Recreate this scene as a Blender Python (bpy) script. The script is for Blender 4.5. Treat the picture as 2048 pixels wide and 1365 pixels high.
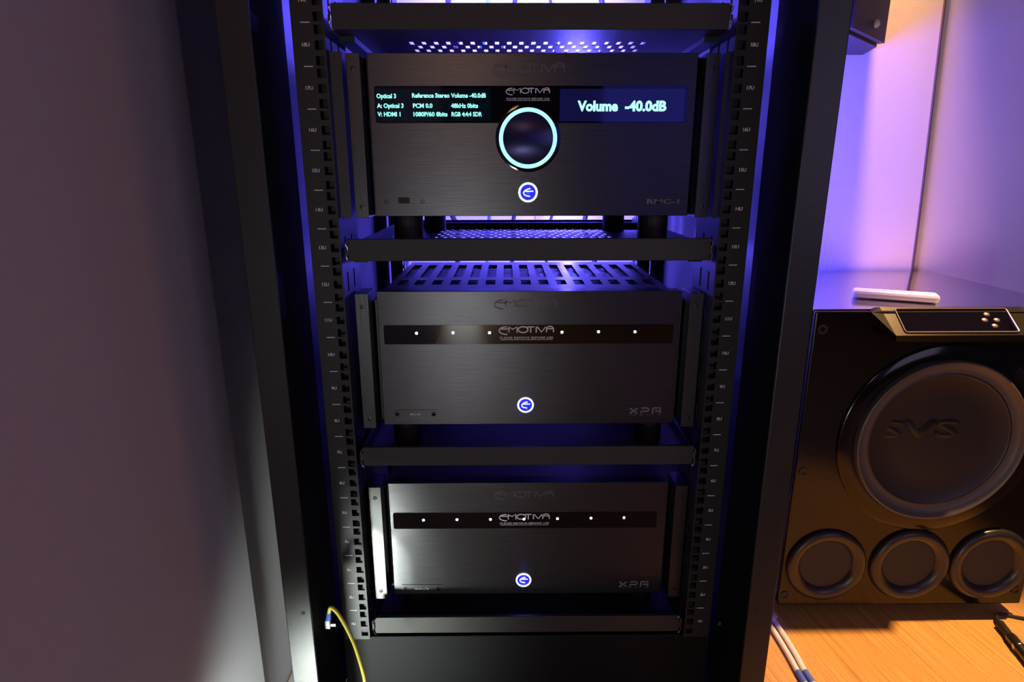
import bpy, bmesh, math, random
from mathutils import Vector, Matrix
random.seed(7)
S = bpy.context.scene
for o in list(bpy.data.objects): bpy.data.objects.remove(o)
COL = S.collection

# ------------------------------------------------------------------ camera
CP = Vector((-0.02705, -0.74012, 0.66530)); FPX = 1230.84
yaw, pit, rol = 0.00797, -0.26849, -0.00148
FW = Vector((math.sin(yaw)*math.cos(pit), math.cos(yaw)*math.cos(pit), math.sin(pit)))
RT = Vector((math.cos(yaw), -math.sin(yaw), 0)); UP = RT.cross(FW)
R2 = math.cos(rol)*RT + math.sin(rol)*UP; U2 = -math.sin(rol)*RT + math.cos(rol)*UP
cam = bpy.data.objects.new('camera', bpy.data.cameras.new('camera')); COL.objects.link(cam)
M = Matrix((R2, U2, -FW)).transposed().to_4x4(); M.translation = CP
cam.matrix_world = M
cam.data.sensor_width = 36; cam.data.lens = FPX/2048*36; cam.data.clip_start = 0.02
S.camera = cam

# ------------------------------------------------------------------ world, exposure, lights
w = bpy.data.worlds.new('world'); S.world = w; w.use_nodes = True
w.node_tree.nodes['Background'].inputs[0].default_value = (0.01, 0.008, 0.014, 1)
w.node_tree.nodes['Background'].inputs[1].default_value = 0.2
S.view_settings.view_transform = 'Standard'; S.view_settings.look = 'None'
S.view_settings.exposure = 0; S.view_settings.gamma = 1; S.view_settings.use_curve_mapping = False

def light(name, kind, loc, energy, color, size=0.02, to=None, size_y=None, angle=None, blend=0.5):
    d = bpy.data.lights.new(name, kind); d.energy = energy; d.color = color
    if kind == 'AREA':
        d.size = size
        if size_y: d.shape = 'RECTANGLE'; d.size_y = size_y
    else: d.shadow_soft_size = size
    if kind == 'SPOT': d.spot_size = angle; d.spot_blend = blend
    o = bpy.data.objects.new(name, d); COL.objects.link(o); o.location = loc
    if to is not None:
        o.rotation_euler = (Vector(to)-Vector(loc)).to_track_quat('-Z', 'Y').to_euler()
    return o
BLUE = (0.11, 0.09, 1.0)
light('blue_led_low', 'POINT', (0.12, 0.655, 0.27), 0.9, BLUE, 0.012)
light('blue_led_middle', 'POINT', (0.11, 0.655, 0.535), 2.3, BLUE, 0.012)
light('blue_led_upper', 'POINT', (0.12, 0.655, 0.787), 20.0, BLUE, 0.012)
light('blue_bar_top', 'AREA', (0.0, 0.64, 1.00), 9.0, BLUE, 0.42, to=(0.0, 0.76, 1.0), size_y=0.02)
light('blue_bar_middle', 'AREA', (0.03, 0.61, 0.68), 5.0, BLUE, 0.42, to=(0.03, 0.76, 0.62), size_y=0.02)
light('blue_bar_low', 'AREA', (0.03, 0.61, 0.40), 4.0, BLUE, 0.42, to=(0.03, 0.76, 0.44), size_y=0.02)
light('blue_led_side', 'SPOT', (0.33, 0.60, 0.72), 50.0, (0.08, 0.06, 1.0), 0.09, to=(0.88, 0.76, 0.72), angle=2.35, blend=0.5)
light('warm_wall_lamp', 'SPOT', (0.70, 0.69, 2.0), 800, (1.0, 0.47, 0.15), 0.03, to=(0.79, 0.75, 0.5), angle=0.54, blend=1.0)
light('warm_floor_lamp', 'SPOT', (1.25, 0.270, 1.9), 360, (1.0, 0.54, 0.20), 0.03, to=(0.70, 0.04, -0.2), angle=0.50, blend=0.6)
light('white_floor_spot', 'SPOT', (-0.27, -0.36, 0.12), 3.5, (0.85, 0.97, 1.0), 0.02, to=(-0.34, -0.10, -0.16), angle=1.3, blend=0.9)
light('white_low_lamp', 'SPOT', (-0.330, -0.38, -0.14), 20, (0.90, 1.0, 0.92), 0.035, to=(-0.262, 0.10, -0.02), angle=1.25, blend=1.0)
light('room_glow', 'AREA', (1.7, -2.3, 0.9), 4.8, (0.80, 0.66, 1.08), 1.0, to=(-0.35, 0, 0.4), size_y=1.0)
light('doorway_white', 'AREA', (-0.50, -2.9, 0.03), 26.0, (0.95, 1.0, 0.92), 0.20, to=(-0.30, 0, 0.3), size_y=0.32)
light('hall_white', 'AREA', (-0.60, -2.95, 0.0), 26.0, (0.95, 0.98, 1.0), 0.80, to=(-0.40, 0, 0.3), size_y=0.34)
light('blue_strip_left', 'AREA', (-0.80, -2.92, 0.60), 3.0, (0.10, 0.10, 1.0), 0.10, to=(-0.4, 0, 0.6), size_y=1.7)
light('blue_strip_right', 'AREA', (0.80, -2.92, 0.90), 1.2, (0.10, 0.10, 1.0), 0.55, to=(0.1, 0, 0.7), size_y=0.5)
light('warm_lamp_behind', 'AREA', (-0.98, -2.92, 1.45), 4.0, (1.0, 0.5, 0.3), 0.14, to=(-0.2, 0, 0.8), size_y=0.7)
light('warm_lamp_far', 'AREA', (-0.30, -2.92, 1.70), 4.0, (1.0, 0.5, 0.3), 0.25, to=(-0.1, 0, 0.8), size_y=0.5)

# ------------------------------------------------------------------ helpers
def at(px, py, Y):          # a measured point of the photograph on the upright plane y = Y
    d = FW + (px-1024)/FPX*R2 - (py-682.5)/FPX*U2
    return CP + d*((Y-CP.y)/d.y)
def on(px, py, z):          # ... on the level plane z
    d = FW + (px-1024)/FPX*R2 - (py-682.5)/FPX*U2
    return CP + d*((z-CP.z)/d.z)

def mat(name, color, rough=0.5, metal=0.0, ior=1.5, emit=None, strength=0, noise=0, bump=0, scale=(40, 40, 40), coat=0, aniso=0):
    m = bpy.data.materials.new(name); m.use_nodes = True
    nt = m.node_tree; b = nt.nodes['Principled BSDF']
    b.inputs['Base Color'].default_value = (*color, 1); b.inputs['Roughness'].default_value = rough
    b.inputs['Metallic'].default_value = metal; b.inputs['IOR'].default_value = ior
    b.inputs['Coat Weight'].default_value = coat
    b.inputs['Coat Roughness'].default_value = 0.03
    b.inputs['Anisotropic'].default_value = aniso
    if emit:
        b.inputs['Emission Color'].default_value = (*emit, 1); b.inputs['Emission Strength'].default_value = strength
    if noise or bump:
        tc = nt.nodes.new('ShaderNodeTexCoord'); mp = nt.nodes.new('ShaderNodeMapping')
        mp.inputs['Scale'].default_value = scale
        nz = nt.nodes.new('ShaderNodeTexNoise'); nz.inputs['Scale'].default_value = 1; nz.inputs['Detail'].default_value = 4
        nt.links.new(tc.outputs['Object'], mp.inputs[0]); nt.links.new(mp.outputs[0], nz.inputs['Vector'])
        if noise:
            mx = nt.nodes.new('ShaderNodeMix'); mx.data_type = 'RGBA'
            mx.inputs['A'].default_value = (*[c*(1-noise) for c in color], 1)
            mx.inputs['B'].default_value = (*[min(1, c*(1+noise)) for c in color], 1)
            nt.links.new(nz.outputs['Fac'], mx.inputs['Factor']); nt.links.new(mx.outputs['Result'], b.inputs['Base Color'])
        if bump:
            bp = nt.nodes.new('ShaderNodeBump'); bp.inputs['Strength'].default_value = bump; bp.inputs['Distance'].default_value = 0.001
            nt.links.new(nz.outputs['Fac'], bp.inputs['Height']); nt.links.new(bp.outputs[0], b.inputs['Normal'])
    return m

class MB:
    def __init__(s): s.bm = bmesh.new()
    def box(s, x0, x1, y0, y1, z0, z1, bev=0):
        bm = s.bm if not bev else bmesh.new()
        v = [bm.verts.new((x, y, z)) for x in (x0, x1) for y in (y0, y1) for z in (z0, z1)]
        for f in ((0,1,3,2),(4,6,7,5),(0,4,5,1),(2,3,7,6),(0,2,6,4),(1,5,7,3)): bm.faces.new([v[i] for i in f])
        if bev:
            bmesh.ops.recalc_face_normals(bm, faces=bm.faces)
            bmesh.ops.bevel(bm, geom=bm.edges[:], offset=bev, segments=2, affect='EDGES', profile=0.5)
            s.add(bm)
        return s
    def add(s, other):
        me = bpy.data.meshes.new('t'); other.to_mesh(me); other.free(); s.bm.from_mesh(me); bpy.data.meshes.remove(me)
    def prism(s, pts, a, b, axis='y'):     # polygon swept along an axis; y: pts=(x,z), z: pts=(x,y), x: pts=(y,z)
        def P(p, t): return {'y': (p[0], t, p[1]), 'z': (p[0], p[1], t), 'x': (t, p[0], p[1])}[axis]
        A = [s.bm.verts.new(P(p, a)) for p in pts]; B = [s.bm.verts.new(P(p, b)) for p in pts]
        s.bm.faces.new(A); s.bm.faces.new(B[::-1]); n = len(pts)
        for i in range(n): s.bm.faces.new((A[i], B[i], B[(i+1) % n], A[(i+1) % n]))
        return s
    def cyl(s, c, r, h, axis='y', n=24, r2=None):
        r2 = r if r2 is None else r2
        def P(a, R, t):
            u, v = R*math.cos(a), R*math.sin(a)
            return {'y': (c[0]+u, c[1]+t, c[2]+v), 'z': (c[0]+u, c[1]+v, c[2]+t), 'x': (c[0]+t, c[1]+u, c[2]+v)}[axis]
        A = [s.bm.verts.new(P(2*math.pi*i/n, r, 0)) for i in range(n)]; B = [s.bm.verts.new(P(2*math.pi*i/n, r2, h)) for i in range(n)]
        s.bm.faces.new(A); s.bm.faces.new(B[::-1])
        for i in range(n): s.bm.faces.new((A[i], B[i], B[(i+1) % n], A[(i+1) % n]))
        return s
    def lathe(s, c, prof, n=64, caps=True):         # about the y axis; prof = (radius, y offset)
        rings = []
        for r, t in prof:
            if r < 1e-6: rings.append([s.bm.verts.new((c[0], c[1]+t, c[2]))])
            else: rings.append([s.bm.verts.new((c[0]+r*math.cos(2*math.pi*i/n), c[1]+t, c[2]+r*math.sin(2*math.pi*i/n))) for i in range(n)])
        for a, b in zip(rings, rings[1:]):
            for i in range(n):
                j = (i+1) % n
                if len(a) == 1: s.bm.faces.new((a[0], b[i], b[j]))
                elif len(b) == 1: s.bm.faces.new((a[i], b[0], a[j]))
                else: s.bm.faces.new((a[i], b[i], b[j], a[j]))
        return s
    def tube(s, pts, r, n=10, closed=False):
        pts = [Vector(p) for p in pts]; m = len(pts); rings = []
        rr = r if isinstance(r, (list, tuple)) else [r]*m
        prev = None
        for i, p in enumerate(pts):
            if closed: t = (pts[(i+1) % m]-pts[i-1]).normalized()
            else: t = (pts[min(i+1, m-1)]-pts[max(i-1, 0)]).normalized()
            if prev is None:
                a = Vector((0, 0, 1)) if abs(t.z) < 0.9 else Vector((1, 0, 0)); u = t.cross(a).normalized()
            else: u = (prev-t*prev.dot(t)).normalized()
            prev = u; v = t.cross(u)
            rings.append([s.bm.verts.new(p+rr[i]*(math.cos(2*math.pi*k/n)*u+math.sin(2*math.pi*k/n)*v)) for k in range(n)])
        for i in range(m if closed else m-1):
            A, B = rings[i], rings[(i+1) % m]
            for k in range(n): s.bm.faces.new((A[k], A[(k+1) % n], B[(k+1) % n], B[k]))
        if not closed: s.bm.faces.new(rings[0][::-1]); s.bm.faces.new(rings[-1])
        return s
    def grid(s, us, vs, t0, t1, hole, plane):       # a plate with real rectangular holes
        def P(u, v, t): return {'xz': (u, t, v), 'xy': (u, v, t), 'yz': (t, u, v)}[plane]
        V = {}
        def g(i, j, k):
            if (i, j, k) not in V: V[(i, j, k)] = s.bm.verts.new(P(us[i], vs[j], (t0, t1)[k]))
            return V[(i, j, k)]
        nu, nv = len(us)-1, len(vs)-1
        sol = lambda i, j: 0 <= i < nu and 0 <= j < nv and not hole(i, j)
        for i in range(nu):
            for j in range(nv):
                if not sol(i, j): continue
                for k in (0, 1): s.bm.faces.new([g(i, j, k), g(i+1, j, k), g(i+1, j+1, k), g(i, j+1, k)])
                for di, dj, a, b in ((-1, 0, (i, j), (i, j+1)), (1, 0, (i+1, j), (i+1, j+1)), (0, -1, (i, j), (i+1, j)), (0, 1, (i, j+1), (i+1, j+1))):
                    if not sol(i+di, j+dj): s.bm.faces.new([g(*a, 0), g(*b, 0), g(*b, 1), g(*a, 1)])
        return s
    def ribbon(s, pts, wd, y0, th=0.0004):    # stroke on a plane y = y0, standing th proud of it
        pts = [Vector((p[0], p[1])) for p in pts]; L = []; R_ = []
        for i, p in enumerate(pts):
            d = (pts[min(i+1, len(pts)-1)]-pts[max(i-1, 0)]).normalized(); n = Vector((-d.y, d.x))*wd/2
            L.append(p+n); R_.append(p-n)
        for i in range(len(pts)-1):
            s.prism([tuple(L[i]), tuple(L[i+1]), tuple(R_[i+1]), tuple(R_[i])], y0, y0-th)
        return s
    def build(s, name, material, parent=None, smooth=False, org=None):
        bmesh.ops.recalc_face_normals(s.bm, faces=s.bm.faces)
        if org is None and parent is None:
            n = len(s.bm.verts); xs = [v.co.x for v in s.bm.verts]; ys = [v.co.y for v in s.bm.verts]; zs = [v.co.z for v in s.bm.verts]
            org = ((min(xs)+max(xs))/2, (min(ys)+max(ys))/2, min(zs))
        me = bpy.data.meshes.new(name)
        if parent is not None: off = parent_off(parent)
        else: off = Vector(org)
        bmesh.ops.translate(s.bm, vec=-off, verts=s.bm.verts)
        s.bm.to_mesh(me); s.bm.free(); me.materials.append(material)
        if smooth:
            me.shade_smooth()
            try: me.set_sharp_from_angle(angle=math.radians(40))
            except Exception: pass
        o = bpy.data.objects.new(name, me); COL.objects.link(o)
        if parent is not None: o.parent = parent
        else: o.location = off
        return o
def parent_off(p):
    v = Vector(p.location)
    while p.parent: p = p.parent; v = v+Vector(p.location)
    return v
def tag(o, label, cat, group=None):
    o['label'] = label; o['category'] = cat
    if group: o['group'] = group
    return o
def thing(name, loc, label, cat, group=None):
    o = bpy.data.objects.new(name, None); COL.objects.link(o); o.location = loc; o.empty_display_size = 0.05
    return tag(o, label, cat, group)
def structure(o): o['kind'] = 'structure'; return o
def text(body, cx, cz, y, h, material, parent, name='lettering', align='CENTER', width=None, bold=0.0, th=0.0003):
    c = bpy.data.curves.new(name, 'FONT'); c.body = body; c.align_x = 'LEFT'; c.size = 1; c.resolution_u = 3
    c.offset = bold; c.extrude = 0.0
    t = bpy.data.objects.new('t', c); COL.objects.link(t)
    dg = bpy.context.evaluated_depsgraph_get(); me = bpy.data.meshes.new_from_object(t.evaluated_get(dg))
    bpy.data.objects.remove(t); bpy.data.curves.remove(c)
    xs = [v.co.x for v in me.vertices]
    x0, x1 = min(xs), max(xs); k = h/0.70; kx = k if width is None else width/(x1-x0)
    off = parent_off(parent)
    base = {'CENTER': cx-kx*(x0+x1)/2, 'LEFT': cx-kx*x0}[align]
    bm = bmesh.new(); bm.from_mesh(me)
    for v in bm.verts: v.co = Vector((base+kx*v.co.x, y, cz+k*v.co.y-h/2))-off
    r = bmesh.ops.extrude_face_region(bm, geom=bm.faces[:])
    bmesh.ops.translate(bm, vec=(0, -th, 0), verts=[g for g in r['geom'] if isinstance(g, bmesh.types.BMVert)])
    bmesh.ops.recalc_face_normals(bm, faces=bm.faces)
    bm.to_mesh(me); bm.free(); me.materials.clear(); me.materials.append(material); me.name = name
    o = bpy.data.objects.new(name, me); COL.objects.link(o); o.parent = parent
    return o

# ------------------------------------------------------------------ materials
powder = mat('black_powder_coat', (0.020, 0.020, 0.022), 0.42, bump=0.15, scale=(900, 900, 900))
postm = mat('satin_black_steel', (0.014, 0.0145, 0.0145), 0.36, bump=0.1, scale=(900, 900, 900))
railm = mat('matte_black_rail', (0.013, 0.013, 0.014), 0.5, bump=0.1, scale=(900, 900, 900))
shelfm = mat('textured_black_shelf', (0.019, 0.018, 0.017), 0.5, noise=0.2, bump=0.3, scale=(1200, 1200, 1200))
facem = mat('brushed_black_aluminium', (0.075, 0.075, 0.080), 0.30, metal=0.9, noise=0.35, bump=0.12, scale=(18, 400, 900))
wingm = mat('satin_black_extrusion', (0.08, 0.08, 0.08), 0.34, metal=0.9, bump=0.1, scale=(400, 400, 20))
coverm = mat('black_painted_cover', (0.035, 0.035, 0.037), 0.42)
meshm = mat('dark_inner_mesh', (0.018, 0.018, 0.02), 0.6)
chassism = mat('black_chassis', (0.02, 0.02, 0.022), 0.35)
acryl = mat('black_gloss_acrylic', (0.002, 0.002, 0.003), 0.04)
dispm = mat('display_window', (0.002, 0.002, 0.004), 0.05, emit=(0.0, 0.012, 0.02), strength=0.25)
prt = mat('light_grey_print', (0.85, 0.85, 0.88), 0.6)
rprt = mat('etched_model_print', (0.22, 0.22, 0.23), 0.5)
prt2 = mat('white_print', (0.92, 0.92, 0.95), 0.6, emit=None)
etch = mat('dark_grey_etched_print', (0.11, 0.11, 0.12), 0.5)
ringm = mat('backlit_ring', (0.1, 0.2, 0.3), 0.5, emit=(0.32, 0.88, 1.0), strength=1.6)
pwr = mat('backlit_button', (0.1, 0.1, 0.3), 0.5, emit=(0.50, 0.60, 1.0), strength=2.2)
pwr_blue = mat('blue_backlight', (0.0, 0.0, 0.1), 0.5, emit=(0.01, 0.012, 0.55), strength=1.0)
ledm = mat('blue_led_lens', (0.1, 0.1, 0.3), 0.5, emit=(0.45, 0.62, 1.0), strength=6)
vfd = mat('display_characters', (0.0, 0.0, 0.0), 0.5, emit=(0.26, 0.92, 0.82), strength=1.6)
vfd2 = mat('bright_display_characters', (0.0, 0.0, 0.0), 0.5, emit=(0.38, 0.97, 1.0), strength=1.5)
steel = mat('bright_steel', (0.6, 0.6, 0.6), 0.2, metal=1)
screwm = mat('black_screw', (0.05, 0.05, 0.05), 0.25, metal=0.6)
rub = mat('black_rubber', (0.01, 0.01, 0.01), 0.6)
wallm = mat('painted_wall', (0.62, 0.60, 0.62), 0.7, noise=0.02, bump=0.08, scale=(60, 60, 60))
wallb = mat('painted_back_wall', (0.66, 0.62, 0.66), 0.65, noise=0.02, bump=0.06, scale=(60, 60, 60))
ceilm = mat('ceiling_paint', (0.5, 0.5, 0.5), 0.8, noise=0.02)
roomm = mat('dark_room_wall', (0.10, 0.09, 0.11), 0.8, noise=0.05, scale=(5, 5, 5))
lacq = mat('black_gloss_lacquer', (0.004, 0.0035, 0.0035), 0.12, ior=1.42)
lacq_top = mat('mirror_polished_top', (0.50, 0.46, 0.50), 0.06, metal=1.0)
cone_m = mat('woofer_cone', (0.016, 0.016, 0.018), 0.42, noise=0.05)
surr_m = mat('rubber_surround', (0.085, 0.078, 0.075), 0.42)
port_m = mat('satin_port_flare', (0.018, 0.017, 0.019), 0.32)
grille_m = mat('dark_mesh', (0.02, 0.019, 0.019), 0.7, noise=0.3, bump=0.4, scale=(500, 500, 500))
whitepl = mat('white_plastic', (0.82, 0.80, 0.80), 0.4)
whitec = mat('white_cable', (0.85, 0.84, 0.82), 0.45)
bluet = mat('blue_tape', (0.08, 0.16, 0.60), 0.5)
yel = mat('yellow_cable', (0.62, 0.55, 0.07), 0.4)
blk = mat('black_cable', (0.015, 0.015, 0.015), 0.5)
brownc = mat('brown_cable', (0.07, 0.045, 0.04), 0.6)
tanc = mat('tan_cable', (0.55, 0.42, 0.30), 0.5)
spk = mat('black_speaker_vinyl', (0.035, 0.032, 0.03), 0.5, noise=0.2, bump=0.2, scale=(700, 700, 700))
dnick = mat('dark_nickel', (0.12, 0.11, 0.10), 0.25, metal=0.9)
clearp = mat('clear_plug', (0.45, 0.42, 0.42), 0.15)
glare_white = mat('floor_glare_white', (0.9, 0.9, 0.9), 0.8)  # floor whitened by strong light, put into the colour

def wood_mat():
    m = bpy.data.materials.new('oak_floor_board'); m.use_nodes = True; nt = m.node_tree; b = nt.nodes['Principled BSDF']
    tc = nt.nodes.new('ShaderNodeTexCoord'); mp = nt.nodes.new('ShaderNodeMapping'); mp.inputs['Scale'].default_value = (5, 330, 5)
    oi = nt.nodes.new('ShaderNodeObjectInfo'); ad = nt.nodes.new('ShaderNodeVectorMath'); ad.operation = 'ADD'
    nz = nt.nodes.new('ShaderNodeTexNoise'); nz.inputs['Scale'].default_value = 1; nz.inputs['Detail'].default_value = 5
    nz2 = nt.nodes.new('ShaderNodeTexNoise'); nz2.inputs['Scale'].default_value = 5
    cr = nt.nodes.new('ShaderNodeValToRGB')
    e = cr.color_ramp.elements; e[0].position = 0.32; e[0].color = (0.50, 0.26, 0.075, 1); e[1].position = 0.62; e[1].color = (0.72, 0.42, 0.14, 1)
    mx = nt.nodes.new('ShaderNodeMix'); mx.data_type = 'RGBA'; mx.blend_type = 'MULTIPLY'; mx.inputs['Factor'].default_value = 0.12
    nt.links.new(tc.outputs['Object'], ad.inputs[0]); nt.links.new(oi.outputs['Location'], ad.inputs[1])
    nt.links.new(ad.outputs[0], mp.inputs[0]); nt.links.new(mp.outputs[0], nz.inputs['Vector']); nt.links.new(ad.outputs[0], nz2.inputs['Vector'])
    nt.links.new(nz.outputs['Fac'], cr.inputs[0]); nt.links.new(cr.outputs[0], mx.inputs['A']); nt.links.new(nz2.outputs['Color'], mx.inputs['B'])
    nt.links.new(mx.outputs['Result'], b.inputs['Base Color']); b.inputs['Roughness'].default_value = 0.45
    bp = nt.nodes.new('ShaderNodeBump'); bp.inputs['Strength'].default_value = 0.15; bp.inputs['Distance'].default_value = 0.001
    nt.links.new(nz.outputs['Fac'], bp.inputs['Height']); nt.links.new(bp.outputs[0], b.inputs['Normal'])
    return m
oak = wood_mat()

def brush(m, aniso=0.9):
    nt = m.node_tree; b = nt.nodes['Principled BSDF']; c = nt.nodes.new('ShaderNodeCombineXYZ'); c.inputs[2].default_value = 1
    b.inputs['Anisotropic'].default_value = aniso; nt.links.new(c.outputs[0], b.inputs['Tangent'])
brush(facem, 0.6)
shaded_returnm = mat('shaded_black_return', (0.006, 0.006, 0.007), 0.75, ior=1.2)  # darker copy of the post steel, shade put into the colour
beamm = mat('dull_black_beam', (0.004, 0.004, 0.005), 0.6, ior=1.3)
# ------------------------------------------------------------------ room shell
FZ = -0.20; CZ = 2.2; WX = 2.3; WY0 = -3.0; WYB = 0.76
floor = structure(MB().box(-0.46, WX+0.04, WY0-0.04, WYB+0.04, FZ-0.06, FZ-0.012).build('floor', mat('subfloor', (0.05, 0.03, 0.02), 0.9)))
ang = math.atan2(*(lambda d: (d.y, d.x))(on(2025, 1330, FZ)-on(1945, 1265, FZ)))
BW = 0.145
def board(k):
    bm = bmesh.new()
    mb = MB(); g = 0.0003
    mb.box(-4.5, 4.5, k*BW+g, (k+1)*BW-g, -0.012, 0.0)
    bm = mb.bm
    bmesh.ops.rotate(bm, cent=(0, 0, 0), matrix=Matrix.Rotation(ang, 3, 'Z'), verts=bm.verts)
    bmesh.ops.translate(bm, vec=(0.6, 0.1, FZ), verts=bm.verts)
    for co, no in (((-0.44, 0, 0), (-1, 0, 0)), ((WX, 0, 0), (1, 0, 0)), ((0, WY0, 0), (0, -1, 0)), ((0, WYB, 0), (0, 1, 0))):
        if not bm.verts: return
        r = bmesh.ops.bisect_plane(bm, geom=bm.verts[:]+bm.edges[:]+bm.faces[:], plane_co=co, plane_no=no, clear_outer=True)
        ed = [e for e in r['geom_cut'] if isinstance(e, bmesh.types.BMEdge)]
        if ed: bmesh.ops.holes_fill(bm, edges=ed)
    if not bm.verts: return
    c = Vector((0.6, 0.1, FZ))+Matrix.Rotation(ang, 3, 'Z')@Vector((0, (k+.5)*BW, 0))
    rot = Matrix.Rotation(ang, 4, 'Z')
    me = bpy.data.meshes.new('floor_board')
    bmesh.ops.recalc_face_normals(bm, faces=bm.faces)
    bmesh.ops.translate(bm, vec=-c, verts=bm.verts); bmesh.ops.rotate(bm, cent=(0, 0, 0), matrix=Matrix.Rotation(-ang, 3, 'Z'), verts=bm.verts)
    bm.to_mesh(me); bm.free(); me.materials.append(oak)
    o = bpy.data.objects.new('floor_board', me); COL.objects.link(o); o.parent = floor
    o.location = c-floor.location; o.rotation_euler = (0, 0, ang)
for k in range(-26, 27): board(k)
structure(MB().prism([(-0.40, WY0), (-0.40, 0.033), (-0.4175, 0.037), (-0.4175, WYB), (-0.50, WYB), (-0.50, WY0)], FZ-0.06, CZ, 'z').build('wall_left', wallm))
structure(MB().box(-0.4172, -0.3025, 0.605, WYB-0.0005, FZ, CZ-0.001).build('led_blocker_1', wallb))  # added wall block, keeps blue LED light off the left wall
structure(MB().box(-0.50, WX+0.1, WYB, WYB+0.1, FZ-0.06, CZ).build('wall_back', wallb))
structure(MB().box(WX, WX+0.1, WY0, WYB, FZ-0.06, CZ).build('wall_right', roomm))
structure(MB().box(-1.2, WX+0.1, WY0-0.1, WY0, FZ-0.06, CZ).build('wall_front', roomm))
structure(MB().box(-0.5, WX+0.1, WY0-0.1, WYB+0.1, CZ, CZ+0.1).build('ceiling', ceilm))

# ------------------------------------------------------------------ server rack
U = 0.04445
rack = thing('server_rack', (0, 0.25, FZ), 'tall open black steel equipment rack with numbered rails, holding the audio gear', 'rack')
ZB, ZT = -0.15, 1.42
for sx in (-1, 1):
    mb = MB(); a, b = sx*0.268, sx*0.300
    mb.box(min(a, b), max(a, b), -0.10, -0.0965, ZB, ZT, 0.0012)                       # front face
    p = mb.build('front_post', postm, rack)
    MB().box(*sorted((sx*0.268, sx*0.2705)), -0.0962, -0.004, ZB, ZT).build('inner_return', shaded_returnm, p)
    h = at(606, 1227, -0.1) if sx < 0 else at(1514, 1222, -0.1)
    MB().cyl((h.x, -0.1003, h.z), 0.0026, 0.002, 'y', 16).build('screw_hole', rub, p)
    MB().box(*sorted((sx*0.2715, sx*0.300)), 0.535, 0.60, ZB, ZT, 0.0012).build('rear_post', postm, rack)
    MB().box(*sorted((sx*0.2965, sx*0.2998)), -0.0955, 0.534, ZB, ZT).build('side_panel', powder, rack)
# rails with real square holes
HS = 0.0095
def rail(sx, y, front):
    z0, n = 0.022, 31
    us = sorted([sx*0.2255, sx*(0.2325-HS/2), sx*(0.2325+HS/2), sx*0.2615]); vs = [z0-0.004]
    for k in range(n):
        zc = z0+(k+0.5)*U
        for d in (-0.0159, 0, 0.0159): vs += [zc+d-HS/2, zc+d+HS/2]
    vs.append(z0+n*U)
    mb = MB().grid(us, vs, y, y+0.002, lambda i, j: i == 1 and j % 2 == 1, 'xz')
    # side flange with vertical slots
    ws = [z0-0.004]
    for k in range(n): ws += [z0+k*U+0.010, z0+k*U+0.034]
    ws.append(z0+n*U)
    ys = [y+0.002, y+0.020, y+0.026, y+0.052, y+0.058, y+0.090] if front else [y-0.05, y-0.026, y-0.02, y]
    mb.grid(ys, ws, sx*0.2255, sx*0.2275, lambda i, j: i in ((1, 3) if front else (1,)) and j % 2 == 1, 'yz')
    if front: mb.box(*sorted((sx*0.2285, sx*0.2600)), y+0.014, y+0.016, z0-0.004, z0+n*U)
    r = mb.build('mounting_rail', railm, rack)
    return r
for sx in (-1, 1):
    r = rail(sx, 0.0, True)
    rail(sx, 0.50, False)
    for k in range(1, 21):
        zc = k*U+0.0004
        if k > 20: break
        text(f'{k}U', sx*0.2473, zc, 0.0, 0.0038, prt, r, 'printed_number', bold=0.035)
        MB().box(sx*0.2462-0.005, sx*0.2462+0.005, -0.0003, 0.0, zc+U/2-0.0005, zc+U/2+0.0005).build('tick_mark', prt, r)
    for y0 in (0.0, 0.49):
        MB().box(*sorted((sx*0.2285, sx*0.296)), y0+0.095 if y0 == 0 else y0+0.014, y0+0.125 if y0 == 0 else y0+0.044, -0.10, -0.06).build('rail_bracket', powder, rack)
mb = MB(); mb.box(-0.2675, 0.2675, 0.012, 0.05, -0.15, 0.012, 0.001); mb.build('bottom_beam', beamm, rack)
MB().box(-0.296, 0.296, -0.09, 0.53, -0.158, -0.151).build('base_plate', powder, rack)
MB().box(-0.30, 0.30, -0.10, 0.60, ZT, ZT+0.03, 0.001).build('top_plate', powder, rack)
for x in (-0.26, 0.26):
    for y in (-0.06, 0.55):
        c = MB(); c.cyl((x, y, -0.182), 0.006, 0.03, 'z', 12); c.cyl((x, y, FZ), 0.022, 0.018, 'z', 20); c.build('levelling_foot', rub, rack)
for px, py in ((1441, 1248), (1461, 1246)):
    q = at(px, py, -0.02); MB().cyl((0.2645, q.y, q.z), 0.0035, 0.0035, 'x', 10).build('screw', steel, rack)

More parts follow.
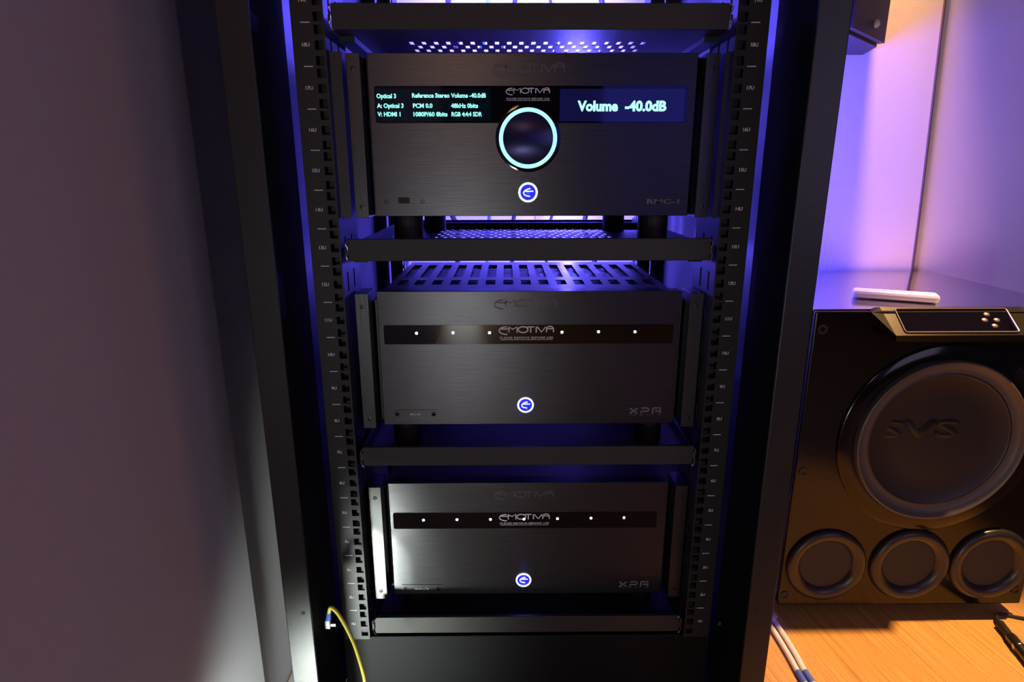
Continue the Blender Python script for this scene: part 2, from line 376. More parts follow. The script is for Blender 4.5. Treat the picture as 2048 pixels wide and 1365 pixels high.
# ------------------------------------------------------------------ vented shelves
def shelf(zb, label, lip=0.0262, ends=True, tab=0.020, perf=True):
    t = thing('rack_shelf', (0, 0.25, zb), label, 'shelf', None)
    # perforated tray
    us = [-0.2185]; k = 0
    x = -0.1410-0.0026
    hw = 0.0052; pitch = 0.00735; nc = 39
    for i in range(nc): us += [x+i*pitch, x+i*pitch+hw]
    us.append(0.2185)
    vs = [0.002]; y = 0.0640; hl = 0.0200; pl = 0.0240; nr = 15
    for j in range(nr): vs += [y+j*pl, y+j*pl+hl]
    vs.append(0.485)
    MB().grid(us, vs, zb, zb+0.001, lambda i, j: i % 2 == 1 and j % 2 == 1 and ((i//2)+(j//2)) % 2 == 0 and perf, 'xy').build('perforated_tray', shelfm, t)
    MB().box(-0.2165, 0.2165, -0.004, 0.0015, zb-0.0003, zb+lip, 0.0008).build('front_lip', shelfm, t)
    MB().box(-0.2185, 0.2185, 0.4855, 0.488, zb, zb+0.012).build('rear_lip', shelfm, t)
    MB().box(-0.2185, 0.2185, 0.400, 0.404, zb+0.0012, zb+0.0135).build('dark_band_bar', rub, t)  # black bar added to make a dark band across the rear tray
    for sx in (-1, 1):
        MB().box(*sorted((sx*0.2190, sx*0.2215)), 0.002, 0.488, zb, zb+0.016).build('side_wall', shelfm, t)
        g = MB(); g.box(*sorted((sx*0.2000, sx*0.2180)), 0.030, 0.47, zb-0.0065, zb-0.0003)
        sl = g.build('slide', powder, t)
        for yy in (0.22, 0.40): MB().box(*sorted((sx*0.198, sx*0.210)), yy, yy+0.002, zb-tab, zb-0.0065, 0.0007).build('slide_tab', powder, t)
        if ends:
            xe = sx*0.2175; pts = []
            for a in range(7): th = math.pi/2*a/6; pts.append((xe+sx*(-0.004+0.005*math.sin(th)), -0.0055, zb+lip-0.001-0.006*(1-math.cos(th))))
            pts += [(xe-sx*0.001, -0.0055, zb+lip-0.010), (xe-sx*0.001, -0.0055, zb+0.009)]
            for a in range(7): th = math.pi/2*a/6; pts.append((xe+sx*(-0.003+0.004*math.cos(th)-0.000), -0.0055, zb+0.007-0.008*math.sin(th)))
            MB().tube(pts, 0.0007, 6).build('end_clip', steel, t, smooth=True)
    return t
shelf(0.8150, 'black perforated rack shelf above the silver-ringed processor, topmost in view', tab=0.012)
shelf(0.5625, 'black perforated shelf between the processor and the six-light amplifier')
shelf(0.2935, 'black shelf under the six-light amplifier, above the seven-light one', perf=False)
shelf(0.0315, 'lowest black rack shelf, under the seven-light amplifier', perf=False)

# ------------------------------------------------------------------ logo strokes
def arc(cx, cy, rx, ry, a0, a1, n=14):
    return [(cx+rx*math.cos(math.radians(a0+(a1-a0)*i/n)), cy+ry*math.sin(math.radians(a0+(a1-a0)*i/n))) for i in range(n+1)]
def logo(cx, cz, width, y, material, parent, sw=0.055):
    k = width/1230
    T = lambda pts: [(cx+(x-940)*k, cz-(z-905)*k) for x, z in pts]
    st = [[(500, 832), (430, 836), (375, 853), (335, 885), (322, 925), (345, 965), (400, 995), (455, 1006), (505, 1008)], [(370, 882), (568, 882)],
          [(540, 968), (540, 832), (632, 888), (725, 832), (725, 968)], arc(862, 898, 110, 68, 0, 360, 28),
          [(955, 834), (1112, 834)], [(1034, 834), (1034, 968)], [(1158, 832), (1158, 968)],
          [(1184, 834), (1275, 955), (1375, 834)], [(1390, 960), (1390, 890)]+arc(1469, 890, 79, 66, 180, 360, 12)+[(1548, 960)], [(1392, 878), (1546, 878)]]
    mb = MB()
    for s_ in st: mb.ribbon(T(s_), width*sw*0.38, y, 0.0003)
    return mb.build('logo_lettering', material, parent)
def xpa(cx, cz, w_, y, parent, material):
    k = w_/6.0; T = lambda pts: [(cx+(x-3.0)*k, cz+(z-0.5)*k*1.15) for x, z in pts]
    mb = MB()
    for s_ in ([(0, 0), (1.5, 1)], [(0, 1), (1.5, 0)], [(2.25, 0), (2.25, .42), (3.5, .42), (3.7, .6), (3.7, .8), (3.5, 1), (2.25, 1)],
               [(4.5, 0), (4.5, .9), (4.7, 1), (6, 1), (6, 0)], [(5.0, .45), (6, .45)]): mb.ribbon(T(s_), k*0.26, y, 0.0003)
    return mb.build('model_lettering', material, parent)
def emblem(c, R, y, parent):
    mb = MB()
    T = lambda pts: [(c.x+(x*0.86-0.04)*R, c.z+z*R*0.9) for x, z in pts]
    mb.ribbon(T([(0.32, 0.42), (0.02, 0.36), (-0.28, 0.22), (-0.48, 0.0), (-0.42, -0.22), (-0.2, -0.36), (0.28, -0.44)]), R*0.115, y, 0.0006)
    mb.ribbon(T([(-0.40, 0.12), (0.66, 0.12)]), R*0.11, y, 0.0006)
    return mb
def power_button(c, R, fy, amp):
    b = MB().cyl((c.x, fy-0.0006, c.z), R*0.90, 0.0005, 'y', 40).build('power_button', pwr_blue, amp)
    MB().tube([(c.x+R*0.87*math.cos(a*math.pi/24), fy-0.0012, c.z+R*0.87*math.sin(a*math.pi/24)) for a in range(48)], R*0.105, 8, True).build('light_ring', pwr, b, smooth=True)
    emblem(c, R, fy-0.0006, b).build('emblem', pwr, b)
    l = light('button_glow', 'POINT', (c.x, fy-0.006, c.z), 0.012, (0.05, 0.05, 1.0), 0.001)
    return b
# ------------------------------------------------------------------ amplifiers
FY = 0.035; PY = 0.027
def amp_body(z0, z1, cx, label, name, top_drop, depth, feet, cat, wo=0.2215, wi=0.2045, wf=0.1955):
    t = thing(name, (cx, 0.2, z0-feet), label, cat)
    f = MB().box(cx-wf, cx+wf, FY, FY+0.020, z0, z1, 0.0006).build('front_panel', facem, t)
    for sx in (-1, 1):
        xo, xi, xf = cx+sx*wo, cx+sx*wi, cx+sx*wf
        pl = MB().box(*sorted((xo, xi)), PY, FY+0.034, z0-0.0015, z1-0.0015, 0.0004).build('side_extrusion', wingm, t)
        for zz in (z0+0.012, z1-0.018):
            MB().lathe(((xo+xi)/2, PY, zz), [(0.0026, 0), (0.0026, -0.0006), (0.0015, -0.0008), (0.0013, 0.0), (0, 0.0005)], 16).build('screw', screwm, pl)
    x0, x1, y0, y1 = cx-(wi-0.0005), cx+(wi-0.0005), FY+0.0205, depth; zt = z1-top_drop
    mb = MB()
    mb.box(x0, x0+0.0015, y0, y1, z0+0.002, zt); mb.box(x1-0.0015, x1, y0, y1, z0+0.002, zt)
    mb.box(x0, x1, y0, y1, z0, z0+0.002); mb.box(x0, x1, y1-0.002, y1, z0, zt)
    mb.box(x0, x1, y0, y0+0.002, z0+0.002, zt)
    mb.build('chassis', chassism, t)
    us = [x0]; n = 15; pit_ = 0.0268; s0 = cx-pit_*n/2+0.0060
    for i in range(n): us += [s0+i*pit_, s0+i*pit_+0.0148]
    us.append(x1)
    vs = [y0, 0.165, 0.205, 0.233, y1-0.035, y1]
    MB().grid(us, vs, zt, zt+0.0015, lambda i, j: i % 2 == 1 and j in (1, 3), 'xy').build('vented_cover', coverm, t)
    MB().box(x0+0.002, x1-0.002, y0+0.003, y1-0.003, zt-0.004, zt-0.003).build('inner_mesh', meshm, t)
    for fx, fy in ((-0.17, 0.07), (0.17, 0.07), (-0.17, depth-0.05), (0.17, depth-0.05)):
        if name == 'surround_processor': fx *= 0.93
        MB().cyl((cx+fx, fy, z0-feet+0.0002), 0.019, feet, 'z', 24).build('foot', rub, t)
    return t

# processor with big knob
a1 = amp_body(0.6125, 0.7982, 0.004, 'black processor with a large glowing knob ring and two lit displays', 'surround_processor', 0.003, 0.42, 0.0486, 'amplifier', 0.2155, 0.1995, 0.1925)
# extra ears between processor and rails
for sx in (-1, 1):
    MB().box(*sorted((0.004+sx*0.2160, sx*0.2250)), 0.010, 0.012, 0.6125, 0.7952).build('mounting_ear', powder, a1)
def rr(x0, x1, z0, z1, r, n=5):
    p = []
    for cx, cz, a in ((x1-r, z1-r, 0), (x0+r, z1-r, 90), (x0+r, z0+r, 180), (x1-r, z0+r, 270)):
        for i in range(n+1): th = math.radians(a+90*i/n); p.append((cx+r*math.cos(th), cz+r*math.sin(th)))
    return p
A = at(748, 172, FY); B = at(1372, 246, FY); A2 = at(748, 246, FY)
kc = at(1056, 277, FY); kr = (at(1114, 277, FY).x-at(999, 277, FY).x)/2
zt_, zb_ = A.z, B.z
win = MB().prism(rr(A.x, B.x, zb_, zt_, 0.003), FY, FY-0.0008).build('display_window', acryl, a1)
MB().lathe((kc.x, FY, kc.z), [(kr*1.13, 0), (kr*1.13, -0.0012), (kr*1.04, -0.0016), (kr*1.0, -0.0016)], 64).build('knob_surround', acryl, a1, smooth=True)
l0 = at(752, 178, FY); l1 = at(982, 243, FY); r0 = at(1120, 178, FY); r1 = at(1366, 243, FY)
MB().box(l0.x, l1.x, FY-0.0010, FY-0.0008, l1.z, l0.z).build('left_display', dispm, a1)
dispR = mat('blue_sheen_display_glass', (0.010, 0.010, 0.05), 0.06, emit=(0.004, 0.004, 0.05), strength=0.7)  # blue reflection in the glass put into its colour and glow
MB().box(r0.x, r1.x, FY-0.0010, FY-0.0008, r1.z, r0.z).build('right_display', dispR, a1)
DY = FY-0.0010
for s_, x0, x1, yc in (('Optical 3', 753, 792, 192), ('Reference Stereo', 824, 899, 191), ('Volume -40.0dB', 902, 972, 191),
                     ('A: Optical 3', 754, 807, 211.5), ('PCM 0.0', 826, 865, 211.5), ('48kHz 0bits', 902, 956, 211.5),
                     ('V: HDMI 1', 755, 801, 228.5), ('1080P/60 8bits', 827, 895, 228.5), ('RGB 4:4:4 SDR', 903, 964, 228.5)):
    p0, p1 = at(x0, yc, DY), at(x1, yc, DY)
    text(s_, (p0.x+p1.x)/2, p0.z, DY, 0.0047, vfd, a1, 'display_text', width=p1.x-p0.x, bold=0.03)
for s_, x0, x1 in (('Volume', 1155, 1236), ('-40.0dB', 1250, 1333)):
    p0, p1 = at(x0, 212, DY), at(x1, 212, DY)
    text(s_, (p0.x+p1.x)/2, p0.z, DY, 0.0108, vfd2, a1, 'display_text', width=p1.x-p0.x, bold=0.045)
c = at(1056, 183, DY); logo(c.x, c.z+0.0005, at(1100, 183, DY).x-at(1013, 183, DY).x, DY+0.0002, prt2, a1)
c = at(1056, 197.5, DY); ww = at(1099, 197, DY).x-at(1013, 197, DY).x
text('PLEASE REMOVE BEFORE USE', c.x, c.z, DY+0.0002, 0.0021, prt, a1, 'printed_notice', width=ww)
MB().box(c.x-ww/2, c.x+ww/2, DY-0.0001, DY+0.0002, c.z-0.0022, c.z-0.0018).build('printed_underline', prt, a1)
c = at(1058, 137, FY); logo(c.x, c.z, at(1129, 137, FY).x-at(987, 137, FY).x, FY, etch, a1)
kn = MB().lathe((kc.x, FY, kc.z), [(kr*0.86, -0.001), (kr*0.86, -0.007), (kr*0.82, -0.0078), (0, -0.0078)], 64).build('volume_knob', mat('spun_black_knob', (0.03, 0.03, 0.10), 0.28, metal=0.7, aniso=0.8), a1, smooth=True)
MB().tube([(kc.x+kr*0.94*math.cos(a*math.pi/48), FY-0.0016, kc.z+kr*0.94*math.sin(a*math.pi/48)) for a in range(96)], kr*0.068, 8, True).build('light_ring', ringm, kn, smooth=True)
power_button(at(1056, 385, FY), (at(1076, 385, FY).x-at(1036, 385, FY).x)/2, FY, a1)
c = at(1056, 415.5, FY); text('STANDBY', c.x, c.z, FY, 0.0014, etch, a1, 'printed_word')
c = at(1326, 403, FY); text('RMC-1', c.x, c.z, FY, 0.0055, rprt, a1, 'model_lettering', width=at(1358, 403, FY).x-at(1293, 403, FY).x, bold=0.03)
for px, r in ((773, 0.0026), (845, 0.0026)):
    q = at(px, 403.5, FY); MB().lathe((q.x, FY, q.z), [(r, 0), (r, -0.0006), (r*0.6, -0.0006), (r*0.55, 0.0)], 20).build('jack_socket', screwm, a1)
q = at(808, 401, FY); MB().box(q.x-0.0068, q.x+0.0068, FY-0.0005, FY, q.z-0.0036, q.z+0.0036).build('usb_socket', rub, a1)
q = at(1381, 211, FY); MB().cyl((q.x, FY-0.0008, q.z), 0.0022, 0.001, 'y', 14).build('sensor_window', acryl, a1)

def xpa_amp(z0, z1, cx, label, band, leds, lw, ln, subl, btn, xp, badge, badge_txt, gen):
    a = amp_body(z0, z1, cx, label, 'power_amplifier', 0.016, 0.40, z0-gen, 'amplifier')
    P0 = at(band[0], band[1], FY); P1 = at(band[2], band[3], FY)
    MB().prism(rr(P0.x, P1.x, P1.z, P0.z, 0.002), FY, FY-0.0008).build('status_window', acryl, a)
    for x, y in leds:
        q = at(x, y, FY-0.0008); MB().lathe((q.x, FY-0.0008, q.z), [(0.0019, 0), (0.0016, -0.0008), (0, -0.0011)], 14).build('status_light', ledm, a, smooth=True)
    c = at(*lw[:2], FY); logo(c.x, c.z, at(lw[0]+lw[2]/2, lw[1], FY).x-at(lw[0]-lw[2]/2, lw[1], FY).x, FY, etch, a)
    c = at(*ln[:2], FY); wl = at(ln[0]+ln[2]/2, ln[1], FY).x-at(ln[0]-ln[2]/2, ln[1], FY).x; logo(c.x, c.z, wl, FY-0.0008, prt2, a)
    c = at(*subl, FY); text('PLEASE REMOVE BEFORE USE', c.x, c.z, FY-0.0008, 0.0028, prt2, a, 'printed_notice', width=wl*0.98)
    MB().box(c.x-wl*0.48, c.x+wl*0.48, FY-0.0011, FY-0.0008, c.z-0.0029, c.z-0.0024).build('printed_underline', prt2, a)
    c = at(btn[0], btn[1], FY); power_button(c, at(btn[0]+btn[2], btn[1], FY).x-c.x, FY, a)
    c = at(xp[0], xp[1], FY); ww = at(xp[0]+xp[2]/2, xp[1], FY).x-at(xp[0]-xp[2]/2, xp[1], FY).x
    xpa(c.x, c.z, ww, FY, a, mat('grey_model_print', (0.26, 0.26, 0.27), 0.5))
    text('G E N 3', c.x, c.z-0.0058, FY, 0.0018, etch, a, 'printed_word', width=ww)
    P0 = at(badge[0], badge[1], FY); P1 = at(badge[2], badge[3], FY)
    pl = MB().prism(rr(P0.x, P1.x, P1.z, P0.z, 0.001), FY, FY-0.001).build('name_badge', facem, a)
    for x in (P0.x+0.0055, P1.x-0.0055):
        MB().lathe((x, FY-0.001, (P0.z+P1.z)/2), [(0.0032, 0), (0.0032, -0.0008), (0.0018, -0.0008), (0.0015, 0.0), (0, 0.0)], 16).build('screw', screwm, pl)
    text(badge_txt, (P0.x+P1.x)/2, (P0.z+P1.z)/2, FY-0.001, 0.0030, prt, pl, 'badge_lettering', bold=0.02)
    return a
xpa_amp(0.335, 0.518, 0.0015, 'black power amplifier with six blue lights on its strip, middle of the rack',
        (767, 651, 1345, 687), [(833, 667), (906, 666), (979, 666), (1124, 665), (1197, 664), (1270, 664)],
        (1052, 608, 126), (1053, 660, 109), (1053, 675.5), (1051, 810, 17), (1290, 822, 61), (786, 820, 876, 837), 'SIX | 6.0', 0.2957)
xpa_amp(0.0662, 0.2465, 0.0015, 'black power amplifier with seven blue lights on its strip, lowest in the rack',
        (786, 1027, 1312, 1055), [(847, 1041), (914, 1040), (981, 1039.5), (1048, 1039), (1115, 1038), (1182, 1037), (1248, 1036)],
        (1049, 990, 117), (1049, 1034, 100), (1049, 1046.5), (1047, 1160, 16), (1267, 1169, 57), (803, 1170, 884, 1185), 'SEVEN | 7.0', 0.0337)

# ------------------------------------------------------------------ cables behind the rack
cols = [('black', blk), ('black', blk), ('white', whitec), ('blue', bluet), ('black', blk), ('tan', tanc), ('black', blk)]
def hang(x, cm, cn, r, seed, where):
    random.seed(seed); pts = []
    n = 26
    for i in range(n+1):
        z = 1.35-1.5*i/n
        pts.append((x+0.018*math.sin(i*0.7+seed)+0.01*math.sin(i*1.9+seed*2), 0.707+0.012*math.sin(i*0.9+seed*3), z))
    o = MB().tube(pts, r, 8).build('hanging_cable', cm, None, smooth=True)
    tag(o, f'{cn} cable hanging behind the rack, {where}', 'cable', 'cables hanging behind the rack')
for i, (x, cm, cn, r, wh) in enumerate(((-0.155, blk, 'thick black', 0.006, 'first from the left'), (-0.085, bluet, 'blue', 0.004, 'second from the left'), (-0.02, blk, 'black', 0.005, 'third from the left'),
                                    (0.035, tanc, 'tan', 0.004, 'just right of the middle'), (0.085, blk, 'thin black', 0.0035, 'second right of the middle'), (0.175, blk, 'thick black', 0.006, 'nearest the right rails'))):
    hang(x, cm, cn, r, i+3, wh)

# ------------------------------------------------------------------ subwoofer
SX0, SX1, SY, SYB, SZ0, SZ1 = 0.510, 0.998, 0.300, 0.738, -0.171, 0.4316
sub = thing('subwoofer', ((SX0+SX1)/2, (SY+SYB)/2, FZ), 'large gloss black ported subwoofer standing on the wooden floor', 'speaker')
MB().box(SX0, SX1, SY+0.012, SYB, SZ0, SZ1-0.004, 0.003).build('cabinet', lacq, sub)
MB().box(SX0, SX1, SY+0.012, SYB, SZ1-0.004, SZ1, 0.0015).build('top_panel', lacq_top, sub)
fb = MB().box(SX0, SX1, SY, SY+0.0115, SZ0, SZ1-0.002, 0.003).build('front_baffle', lacq, sub)
for px, py in ((1645, 659), (1607, 944), (1569, 1191), (2031, 1181)):
    q = at(px, py, SY); MB().lathe((q.x, SY, q.z), [(0.009, 0), (0.009, -0.0015), (0.0065, -0.002), (0.0045, -0.0012), (0.004, 0.002), (0, 0.002)], 24).build('grille_socket', rub, fb, smooth=True)
wc = (0.7665, SY, 0.186)
MB().lathe(wc, [(0.186, 0), (0.186, -0.003), (0.183, -0.005), (0.158, -0.005), (0.156, -0.002)], 96).build('woofer_frame', lacq, sub, smooth=True)
prof = [(0.157, -0.003), (0.1568, -0.010), (0.1552, -0.0140), (0.1530, -0.0150), (0.1508, -0.0140), (0.1480, -0.0105), (0.143, -0.0065), (0.136, -0.0045), (0.130, -0.0043)]
MB().lathe(wc, prof, 96).build('surround', surr_m, sub, smooth=True)
MB().lathe(wc, [(0.132, -0.0046), (0.129, -0.0052), (0.126, -0.003), (0.08, -0.0015), (0.04, -0.0008), (0, -0.0006)], 96).build('cone', cone_m, sub, smooth=True)
q = at(1838, 858, SY-0.0016)
text('SVS', q.x, q.z, SY-0.0012, 0.034, mat('faint_cone_print', (0.013, 0.012, 0.012), 0.6), sub, 'cone_lettering', width=0.150, bold=0.03, th=0.0010)
for cx in (0.594, 0.757, 0.9145):
    z = -0.077
    pf = MB().lathe((cx, SY, z), [(0.0775, 0), (0.0775, -0.0030), (0.0760, -0.0065), (0.0715, -0.0100), (0.066, -0.0108), (0.060, -0.0095), (0.0550, -0.0065), (0.0515, -0.0030), (0.0500, -0.0003)], 72)
    o = pf.build('port', port_m, sub, smooth=True)
    MB().lathe((cx, SY, z), [(0.0505, -0.0004), (0, -0.0004)], 48).build('port_mesh', grille_m, o)
# sloped display housing on the top front edge
yt, zt = 0.3105, 0.4355; yb, zbm = 0.262, 0.3965
P = lambda px, py: on(px, py, 0)     # unused measuring helper
bm = bmesh.new()
xl0, xl1, xr0, xr1 = 0.618, 0.632, 0.872, 0.890
def V(*a): return bm.verts.new(a)
tl, bl, br, tr_ = V(xl1-0.006, yt, zt), V(xl1, yb, zbm), V(xr0, yb, zbm), V(xr0, yt, zt)
b2l, b2r = V(xl1+0.004, yb+0.004, zbm-0.012), V(xr0-0.004, yb+0.004, zbm-0.012)
cl, cr_ = V(xl0-0.012, SY-0.001, SZ1-0.003), V(xr1+0.02, SY-0.001, SZ1-0.003)
dl, dr = V(xl1+0.014, SY-0.001, 0.3875), V(xr0-0.01, SY-0.001, 0.3875)
tl2, tr2 = V(xl0-0.008, yt, SZ1+0.001), V(xr1+0.016, yt, SZ1+0.001)
bk = [V(xl1-0.006, yt+0.012, SZ1+0.001), V(xr0, yt+0.012, SZ1+0.001)]
for f in ((tl, bl, br, tr_), (bl, b2l, b2r, br), (b2l, dl, dr, b2r), (tl, tl2, cl, bl), (bl, cl, dl), (bl, dl, b2l), (tr_, br, cr_, tr2), (br, dr, cr_), (br, b2r, dr),
          (tl, tr_, bk[1], bk[0]), (tl, bk[0], tl2), (tr_, tr2, bk[1]), (cl, tl2, bk[0], bk[1], tr2, cr_), (cl, cr_, dr, dl)): bm.faces.new(f)
mb = MB(); mb.bm = bm
hous = mb.build('display_housing', mat('satin_black_housing', (0.010, 0.009, 0.008), 0.28, ior=1.3), sub)
def slope(u, v, h=0.0):     # u = x, v = 0 (top) .. 1 (bottom) on the sloped face
    n = Vector((0, -(zt-zbm), (yt-yb)))*(1/math.hypot(zt-zbm, yt-yb)); n = Vector((0, -abs(n.y), abs(n.z)))
    p = Vector((u, yt+(yb-yt)*v, zt+(zbm-zt)*v))
    return p+n*h
q = [(0.650, 0.08), (0.845, 0.08), (0.845, 0.90), (0.650, 0.90)]
pts = []
for i in range(4):
    a = Vector(q[i]); b0 = Vector(q[i-1]); b1 = Vector(q[(i+1) % 4])
    e0 = (b0-a); e1 = (b1-a)
    s0 = 0.005/abs(e0.x) if abs(e0.x) > 0.05 else 0.08/abs(e0.y); s1 = 0.005/abs(e1.x) if abs(e1.x) > 0.05 else 0.08/abs(e1.y)
    for t in range(5):
        k = t/4; p = (1-k)**2*(a+e0*s0)+2*k*(1-k)*a+k*k*(a+e1*s1); pts.append(slope(p.x, p.y, 0.0012))
MB().tube(pts, 0.0013, 8, True).build('display_frame', mat('brushed_bronze_trim', (0.40, 0.33, 0.26), 0.38, metal=1), hous, smooth=True)
mb = MB(); vv = [mb.bm.verts.new(slope(*p, 0.0006)) for p in ((0.652, 0.10), (0.843, 0.10), (0.843, 0.88), (0.652, 0.88))]; ww = [mb.bm.verts.new(slope(*p, 0.0001)) for p in ((0.652, 0.10), (0.843, 0.10), (0.843, 0.88), (0.652, 0.88))]
mb.bm.faces.new(vv); mb.bm.faces.new(ww[::-1])
for i in range(4): mb.bm.faces.new((vv[i], ww[i], ww[(i+1) % 4], vv[(i+1) % 4]))
mb.build('display_glass', acryl, hous)
for u, v in ((0.806, 0.28), (0.797, 0.48), (0.818, 0.48), (0.809, 0.68)):
    c = slope(u, v, 0.0006); bm = bmesh.new(); bmesh.ops.create_uvsphere(bm, u_segments=14, v_segments=8, radius=1)
    bmesh.ops.scale(bm, vec=(0.0055, 0.0045, 0.0018), verts=bm.verts)
    bmesh.ops.rotate(bm, cent=(0, 0, 0), matrix=Matrix.Rotation(math.atan2(zt-zbm, yt-yb), 3, 'X'), verts=bm.verts); bmesh.ops.translate(bm, vec=c, verts=bm.verts)
    mb = MB(); mb.bm = bm; mb.build('button', mat('bronze_button', (0.28, 0.22, 0.18), 0.4, metal=0.7), hous, smooth=True)
for x in (SX0+0.05, SX1-0.05):
    for y in (SY+0.09, SYB-0.06): MB().cyl((x, y, FZ), 0.022, 0.0295, 'z', 20, 0.025).build('foot', rub, sub)

# remote control lying on top
e0, e1 = on(1712, 588, 0.440), on(1886, 600, 0.440)
L = (e1-e0).length; ra = math.atan2(e1.y-e0.y, e1.x-e0.x); mid = (e0+e1)/2
rem = thing('remote_control', (mid.x, mid.y+0.012, SZ1), 'white plastic remote control lying on top of the subwoofer', 'remote control')
rem.rotation_euler = (0, 0, ra)
def remote_part(name, mb, m, par, smooth=True):
    bmesh.ops.recalc_face_normals(mb.bm, faces=mb.bm.faces); me = bpy.data.meshes.new(name); mb.bm.to_mesh(me); mb.bm.free(); me.materials.append(m)
    if smooth: me.shade_smooth()
    o = bpy.data.objects.new(name, me); COL.objects.link(o); o.parent = par; return o
o = remote_part('body', MB().box(-L/2, L/2, -0.018, 0.018, 0.0012, 0.0165, 0.0055), whitepl, rem, False)
o = remote_part('foot_pad', MB().box(-L/2+0.03, L/2-0.03, -0.012, 0.012, 0.0, 0.0014), rub, rem, False)
for i in range(4):
    mb = MB(); mb.cyl((L*0.02+i*0.014-0.02, 0.0, 0.0162), 0.0045, 0.0014, 'z', 14); remote_part('button', mb, whitepl, rem, False)

# ------------------------------------------------------------------ wall speaker
zb = 0.918; zt2 = 1.22
sp = thing('wall_speaker', (0.66, WYB, zb), 'black surround speaker with angled front, hung high on the back wall', 'speaker')
MB().prism([(0.775, WYB-0.0005), (0.753, 0.668), (0.612, 0.528), (0.588, 0.528), (0.47, 0.64), (0.43, WYB-0.0005)], zb, zt2, 'z').build('cabinet', spk, sp)
d = (Vector((0.747, 0.65))-Vector((0.610, 0.507))).normalized(); n = Vector((d.y, -d.x))
p0 = Vector((0.612, 0.528))+n*0.001; p1 = Vector((0.753, 0.668))+n*0.001
th = 0.012
MB().prism([tuple(p0-d*0.002), tuple(p1+d*0.004), tuple(p1+d*0.004+n*th), tuple(p0-d*0.002+n*th)], zb+0.006, zt2-0.006, 'z').build('baffle', spk, sp)
kb = at(1744, 46, 0.60); kk = p0+d*((Vector((kb.x, 0))-Vector((p0.x, 0))).x/d.x)+n*th
bm = bmesh.new(); bmesh.ops.create_uvsphere(bm, u_segments=16, v_segments=10, radius=0.0078); bmesh.ops.translate(bm, vec=(kk.x+n.x*0.004, kk.y+n.y*0.004, kb.z), verts=bm.verts)
mb = MB(); mb.bm = bm; mb.build('knob', mat('polished_knob', (0.62, 0.58, 0.55), 0.18), sp, smooth=True)
MB().tube([(kk.x+n.x*0.001, kk.y+n.y*0.001, kb.z-0.003), (kk.x+n.x*0.001, kk.y+n.y*0.001, kb.z-0.014)], 0.0022, 8).build('catch', dnick, sp)

# cable running down the back wall
pts = []
for i in range(30):
    t = i/29; z = 1.5-1.65*t
    x = 0.930+0.034*((1.5-z)/1.1)-0.006*math.sin(t*7)*(1 if z > 0.3 else 0)
    pts.append((x, WYB-0.0032, z))
o = MB().tube(pts, 0.0026, 10).build('wall_cable', brownc, None, smooth=True); tag(o, 'thin brown cable running down the back wall behind the subwoofer', 'cable')

# ------------------------------------------------------------------ yellow patch cable with blue plug
def spl(P, n=10):
    P = [Vector(p) for p in P]; Q = [2*P[0]-P[1]]+P+[2*P[-1]-P[-2]]; out = []
    for i in range(1, len(Q)-2):
        for k in range(n):
            t = k/n; a, b, c, d = Q[i-1], Q[i], Q[i+1], Q[i+2]
            out.append(0.5*((2*b)+(c-a)*t+(2*a-5*b+4*c-d)*t*t+(3*b-a-3*c+d)*t*t*t))
    out.append(P[-1]); return out
pc = thing('patch_cable', (-0.25, -0.03, -0.10), 'yellow patch cable with blue plug looping out of the left rack post', 'cable')
YC = lambda px, py, y: at(px, py, y-0.038)
cp = [YC(658, 1226, -0.030), YC(662, 1216, -0.030), YC(676, 1228, -0.032), YC(694, 1258, -0.038), YC(709, 1290, -0.046), YC(722, 1330, -0.056), YC(730, 1365, -0.062), YC(733, 1420, -0.066)]
MB().tube(spl(cp), 0.0025, 10).build('cable', yel, pc, smooth=True)
q = YC(658, 1226, -0.030); q2 = YC(657, 1240, -0.030); MB().tube([q, q2], [0.0028, 0.0036], 8).build('plug_boot', bluet, pc, smooth=True)
q3 = YC(655, 1256, -0.030); m_ = (q2+q3)/2
MB().box(m_.x-0.0032, m_.x+0.0032, m_.y-0.003, m_.y+0.003, q3.z, q2.z, 0.0006).build('plug', clearp, pc)
MB().box(m_.x-0.0025, m_.x+0.010, m_.y-0.001, m_.y+0.001, q3.z+0.002, q3.z+0.006, 0.0004).build('plug_clip', clearp, pc)

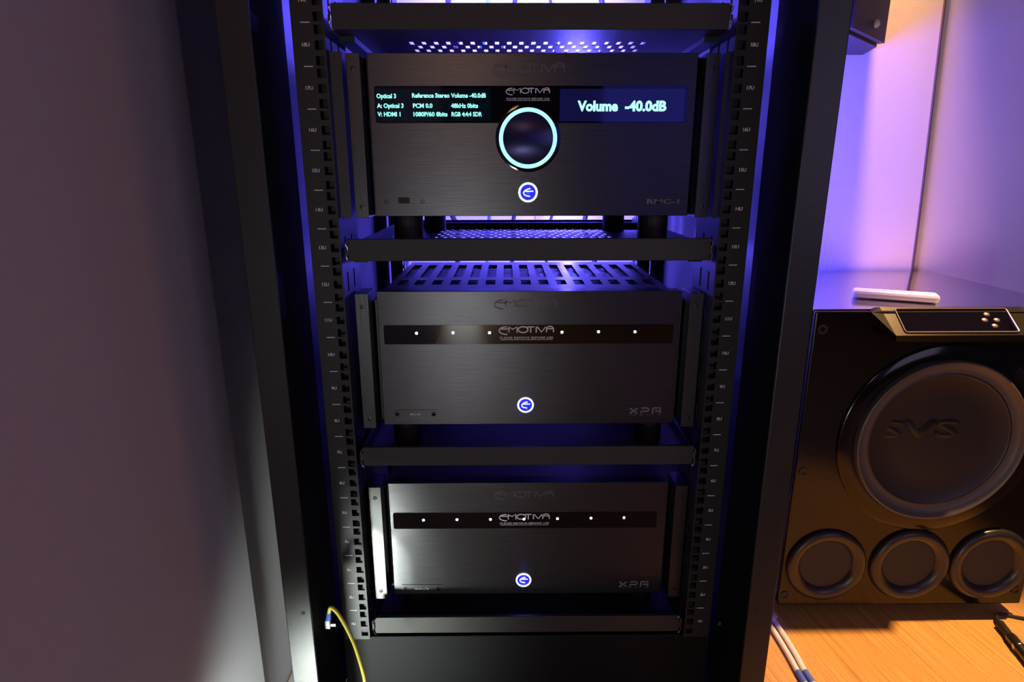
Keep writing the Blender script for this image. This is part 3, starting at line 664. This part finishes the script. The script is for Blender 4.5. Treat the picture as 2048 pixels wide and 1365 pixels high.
# ------------------------------------------------------------------ floor things, right
for i, off in enumerate((0, 0.0140)):
    base = [(0.470+off, 0.50), (0.4800+off, 0.36), (0.4875+off, 0.262), (0.4890+off, 0.200), (0.4885+off-0.001*i, 0.145), (0.492+off+0.004*i, 0.09), (0.50+off+0.012*i, 0.00), (0.52+off+0.02*i, -0.15)]
    pts = spl([(x, y, FZ+0.0056+0.0002*i) for x, y in base])
    wcab = MB().tube(pts, 0.0050, 12).build('white_cable', whitec, None, smooth=True)
    tag(wcab, ('left of the two white cables running over the floor beside the rack', 'right of the two white cables on the floor beside the rack')[i], 'cable', 'white cables on the floor')
    if i == 1: pass
    tp = MB().tube([(p[0], p[1], p[2]) for p in pts if 0.128 < p[1] < 0.160], 0.0056, 10).build('blue_tape', bluet, wcab, smooth=True)
pp = on(1590, 1238, FZ)
o = MB().box(0.448, 0.512, pp.y-0.002, pp.y+0.014, FZ+0.0002, FZ+0.007, 0.0015).build('wood_strip', mat('pale_wood_strip', (0.72, 0.50, 0.36), 0.6, noise=0.1)); tag(o, 'short pale wooden strip on the floor at the subwoofer corner', 'strip')
# microphone plug
xq0, xq1 = on(2000, 1248, FZ+0.011), on(2075, 1342, FZ+0.011)
dirx = (xq1-xq0).normalized(); Lx = (xq1-xq0).length
px_ = thing('audio_plug', (xq0.x, xq0.y, FZ), 'dark metal audio plug lying on the wooden floor by the subwoofer', 'plug')
def along(name, ts, rs, m, par):
    return MB().tube([xq0+dirx*t*Lx for t in ts], rs, 18).build(name, m, par, smooth=True)
along('boot', [-0.02, 0.0, 0.22, 0.30], [0.0062, 0.0078, 0.0070, 0.0085], rub, px_)
along('shell', [0.30, 0.33, 0.60, 0.62, 0.95, 1.0], [0.0088, 0.0098, 0.0102, 0.0094, 0.0094, 0.0085], dnick, px_)
along('collar', [0.50, 0.51, 0.55, 0.56], [0.0100, 0.0108, 0.0108, 0.0100], steel, px_)
cpts = spl([xq0-dirx*0.002, xq0-dirx*0.02+Vector((0.005, 0.0, -0.002)), Vector((xq0.x+0.028, xq0.y+0.035, FZ+0.004)), Vector((xq0.x+0.075, xq0.y+0.02, FZ+0.004)), Vector((xq0.x+0.20, xq0.y-0.02, FZ+0.004))])
MB().tube(cpts, 0.0032, 8).build('cable', blk, px_, smooth=True)
# white patch standing in for the bright pool of light on the floor
o = MB().box(-0.414, -0.318, 0.03, 0.30, FZ+0.0002, FZ+0.0014).build('floor_glare_patch', glare_white); tag(o, 'added white patch for the bright light on the floor between the left wall and the rack', 'light patch')
